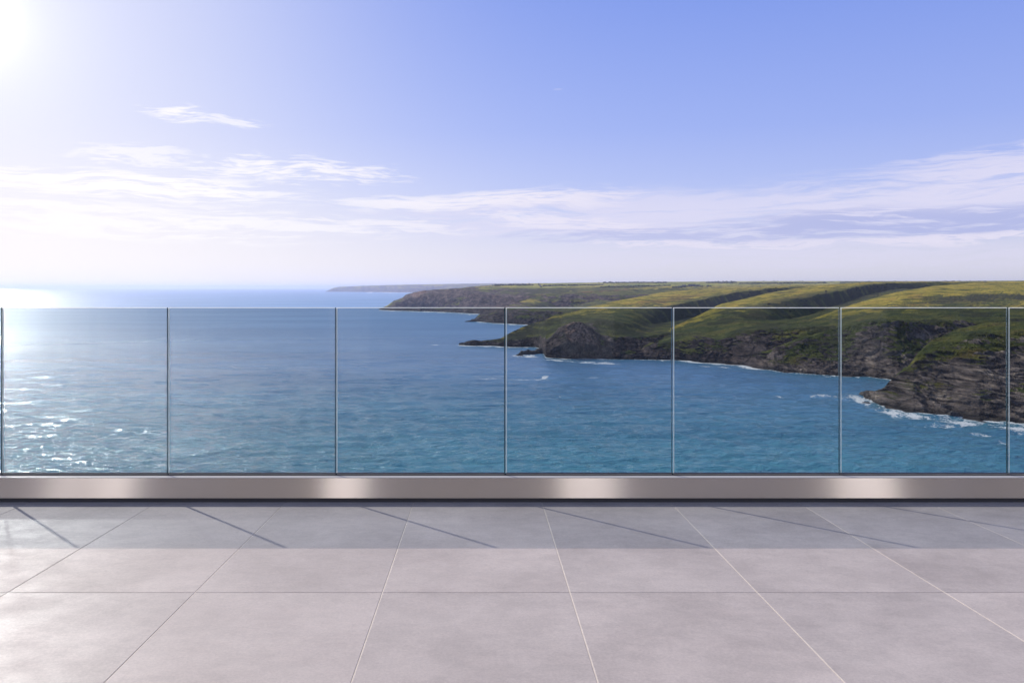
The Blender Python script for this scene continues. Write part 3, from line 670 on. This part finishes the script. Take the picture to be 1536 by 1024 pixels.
for i in range(4): bm.faces.new((v[(i+1) % 4], v[i], v2[i], v2[(i+1) % 4]))
slab = mesh_obj('terrace_slab', bm, M_grout); tag(slab, kind='structure')

# ------------------------------------------------------------------ balustrade
def steel_material():
    m, t = material('brushed_stainless'); P = t.geo()
    br = t.noise(t.mapping(P, (0.6, 1, 260)), 3.0, 4, 0.6)
    a = t.noise(t.mapping(P, (1, 1, 0.3)), 1.1, 3)
    col = t.mix(br, (0.82, 0.77, 0.73), (0.94, 0.90, 0.86))
    tan = t.new('ShaderNodeTangent', direction_type='RADIAL', axis='Z')
    p = t.bsdf(Base_Color=col, Metallic=1.0, Roughness=t.mr(a, 0.3, 0.7, 0.17, 0.22), Anisotropic=0.9, Anisotropic_Rotation=0.0)
    t.put(p.inputs['Tangent'], t.comb(0.0, 0.0, 1.0)); 
    t.out(p.outputs[0]); return m
M_steel = steel_material()
M_rubber = simple('black_rubber', (0.012, 0.014, 0.018), 0.5)
M_ledge = simple('satin_aluminium', (0.70, 0.66, 0.66), 0.45, 0.0, 0.05)
M_clamp = simple('clamp_strip', (0.42, 0.42, 0.42), 0.35, 0.6, 0.05)
XL, XR = -9.0, 9.8
base = empty('railing_base', (0, 5.345, deck_z(5.3)))
tag(base, 'long brushed stainless steel base channel holding the glass panels along the terrace edge', 'railing base')
def part(name, bm, mat, parent, bevel=0):
    o = mesh_obj(name, bm, mat, parent, bevel=bevel); o.location = -parent.location if parent.parent is None else (0, 0, 0); return o
zt = H-0.2209*5.318; zb = H-0.2450*5.30
bm = bmesh.new(); add_box(bm, XL, XR, 5.300, 5.46, zb, zt-0.0025)
for vv in bm.verts:                                    # the cover plate leans back a little
    if vv.co.z > zb+0.05 and vv.co.y < 5.35: vv.co.y += 0.022
part('front_face', bm, M_steel, base, 0.0015)
bm = bmesh.new(); add_box(bm, XL, XR, 5.316, 5.379, zt-0.0022, zt); part('top_ledge', bm, M_ledge, base)
bm = bmesh.new(); add_box(bm, XL, XR, 5.306, 5.43, deck_z(5.335)-0.02, zb-0.0005); part('recessed_plinth', bm, simple('plinth_grey', (0.10, 0.095, 0.09), 0.8), base)
zg = zt
bm = bmesh.new(); add_box(bm, XL, XR, 5.3795, 5.388, zt-0.03, zt+0.0035); add_box(bm, XL, XR, 5.4085, 5.418, zt-0.03, zt+0.0035); part('gasket', bm, M_rubber, base)

GY0, GY1 = 5.3895, 5.4065                              # glass front and back plane
def glass_material():
    m, t = material('tinted_laminated_glass')
    tr = t.new('ShaderNodeBsdfTransparent'); tr.inputs[0].default_value = (0.765, 0.80, 0.81, 1)
    gl = t.new('ShaderNodeBsdfGlossy'); gl.inputs['Roughness'].default_value = 0.012; gl.inputs[0].default_value = (0.95, 0.98, 1, 1)
    G = t.new('ShaderNodeNewGeometry'); dp = t.new('ShaderNodeVectorMath', operation='DOT_PRODUCT')
    t.l.new(G.outputs['Incoming'], dp.inputs[0]); t.l.new(G.outputs['Normal'], dp.inputs[1])
    k = t.m('POWER', t.m('SUBTRACT', 1.0, t.m('ABSOLUTE', dp.outputs['Value'])), 5.0)
    fr = t.m('MULTIPLY_ADD', k, 0.9, 0.007)              # Schlick reflectance of a coated pane
    mx = t.new('ShaderNodeMixShader'); t.l.new(fr, mx.inputs[0]); t.l.new(tr.outputs[0], mx.inputs[1]); t.l.new(gl.outputs[0], mx.inputs[2])
    t.out(mx.outputs[0]); return m
M_glass = glass_material()
def edge_material():
    m, t = material('polished_glass_edge')
    n = t.noise(t.geo(), 4.0, 3)
    c = t.mix(n, (0.004, 0.035, 0.055), (0.010, 0.065, 0.085))
    t.out(t.bsdf(Base_Color=c, Roughness=0.12, IOR=1.5, Coat_Weight=0.5).outputs[0]); return m
M_edge = edge_material()
def arris_material():
    m, t = material('ground_glass_arris')
    n = t.noise(t.geo(), 9.0, 3); c = t.mix(n, (0.86, 0.90, 0.90), (0.94, 0.96, 0.96))
    a = t.new('ShaderNodeBsdfTranslucent'); t.put(a.inputs[0], c); b = t.new('ShaderNodeBsdfDiffuse'); t.put(b.inputs[0], c)
    mx = t.new('ShaderNodeMixShader'); mx.inputs[0].default_value = 0.15; t.l.new(a.outputs[0], mx.inputs[1]); t.l.new(b.outputs[0], mx.inputs[2])
    tp = t.new('ShaderNodeBsdfTransparent'); m2 = t.new('ShaderNodeMixShader'); m2.inputs[0].default_value = 0.25; t.l.new(mx.outputs[0], m2.inputs[1]); t.l.new(tp.outputs[0], m2.inputs[2])
    t.out(m2.outputs[0]); return m
M_arris = arris_material()
joints = [(p-CX)/F*5.39 for p in (3, 252, 504, 758, 1009, 1260, 1512)]
joints = [joints[0]-2.1, joints[0]-1.05]+joints+[joints[-1]+1.05, joints[-1]+2.10]
GT = H-(461-HY)/F*5.39; GB = zt+0.003
labels = ['glass panel beyond the left edge of the picture', 'glass panel at the far left, only a sliver of it in the picture',
    'glass panel full of white sun glitter on the sea', 'second whole glass panel from the left, plain blue sea behind it',
    'glass panel with the dark reef and the tip of the long headland behind it', 'glass panel in front of the reddish bluff and the curl of foam',
    'glass panel in front of the green spur and dark bay cliffs', 'glass panel in front of the near rocky promontory',
    'cut off glass panel at the right edge of the picture', 'glass panel beyond the right edge of the picture']
for i in range(len(joints)-1):
    xa, xb = joints[i]+0.0022, joints[i+1]-0.0022
    e = empty('glass_panel', ((xa+xb)/2, (GY0+GY1)/2, GB))
    tag(e, labels[i], 'glass panel', 'glass panels of the balustrade')
    hw = (xb-xa)/2; hh = GT-GB; d0 = GY0-(GY0+GY1)/2; d1 = -d0; c = 0.0016
    bm = bmesh.new(); add_box(bm, -hw+0.0035, hw-0.0035, d0, d1, 0.011, hh-0.003); mesh_obj('pane', bm, M_glass, e)
    bm = bmesh.new(); add_box(bm, hw-0.0045, hw, d0, d0+0.007, 0.0112, hh-0.001); mesh_obj('edge', bm, M_edge, e)
    bm = bmesh.new(); add_box(bm, hw+0.0002, hw+0.0036, d1-0.004, d1, 0.0112, hh-0.003); mesh_obj('joint_seal', bm, M_edge, e)
    def strip(x0, x1, z0, z1, nm):                     # the frosted front arris is a ground facet that glows with the light behind it
        bm = bmesh.new(); bm.faces.new([bm.verts.new(q) for q in ((x0, d0-0.0004, z0), (x1, d0-0.0004, z0), (x1, d0-0.0004, z1), (x0, d0-0.0004, z1))])
        mesh_obj(nm, bm, M_arris, e)
    strip(-hw, -hw+0.0075, 0.0112, hh-0.0045, 'arris'); strip(-hw, hw-0.0047, hh-0.0042, hh, 'top_edge')
    bm = bmesh.new(); add_box(bm, -hw, hw, d0-0.001, d1, 0.0068, 0.0108); mesh_obj('seal', bm, M_rubber, e)
    bm = bmesh.new(); add_box(bm, -hw+0.004, hw-0.004, d0-0.0025, d1+0.0005, 0.0008, 0.0066); mesh_obj('clamp_strip', bm, M_clamp, e)

# ------------------------------------------------------------------ the house behind the terrace (unseen, added so the steel base reflects bright bands)
M_wall = simple('reflector_white', (0.94, 0.90, 0.84), 0.85, scale=8, var=0.05)
M_dark = simple('reflector_dark', (0.12, 0.11, 0.104), 0.7)
M_frame = simple('reflector_frame', (0.05, 0.045, 0.04), 0.4)
hy = -2.6
hs = empty('reflector', (0, hy, deck_z(hy)))
tag(hs, 'added unseen white rendered house piers with dark louvres between them behind the terrace', 'reflector')
bm = bmesh.new(); zf = 0.0
piers = [((q-CX)/F*(10.6-hy), wd) for q, wd in ((172, 0.5), (97, 0.3), (520, 0.45), (885, 0.6), (1300, 0.6), (-200, 0.5), (1660, 0.6))]  # placed to mirror as bright bands in the base
for (x, wd) in piers: wd *= 1.35; add_box(bm, x-wd/2, x+wd/2, -0.30, 0.0, -0.05, 3.2)
mesh_obj('reflector_pier', bm, M_wall, hs)
bm = bmesh.new(); add_box(bm, -9.5, 10.3, -0.5, 0.05, 3.202, 3.9); mesh_obj('reflector_lintel', bm, M_frame, hs)
bm = bmesh.new(); add_box(bm, -9.4, 10.2, -0.34, -0.22, -0.05, 3.2); mesh_obj('reflector_louvres', bm, M_dark, hs)  # added dark surface between the reflected bands



# ------------------------------------------------------------------ sea air
m, t = material('sea_air')
v = t.new('ShaderNodeVolumePrincipled'); v.inputs['Color'].default_value = (0.64, 0.72, 1.0, 1); v.inputs['Density'].default_value = 5.8e-5; v.inputs['Anisotropy'].default_value = 0.5
t.out(None, v.outputs[0])
bm = bmesh.new(); add_box(bm, -320000, 420000, -1500, 61000, -12, 135)
hz = mesh_obj('haze', bm, m); tag(hz, kind='stuff')

# ------------------------------------------------------------------ render settings
sc.render.engine = 'CYCLES'
sc.view_settings.view_transform = 'Standard'; sc.view_settings.look = 'None'; sc.view_settings.exposure = 0; sc.view_settings.gamma = 1
sc.cycles.use_denoising = True; sc.cycles.max_bounces = 8; sc.cycles.transparent_max_bounces = 16
sc.cycles.volume_bounces = 1; sc.cycles.sample_clamp_indirect = 6; sc.cycles.caustics_reflective = False; sc.cycles.caustics_refractive = False
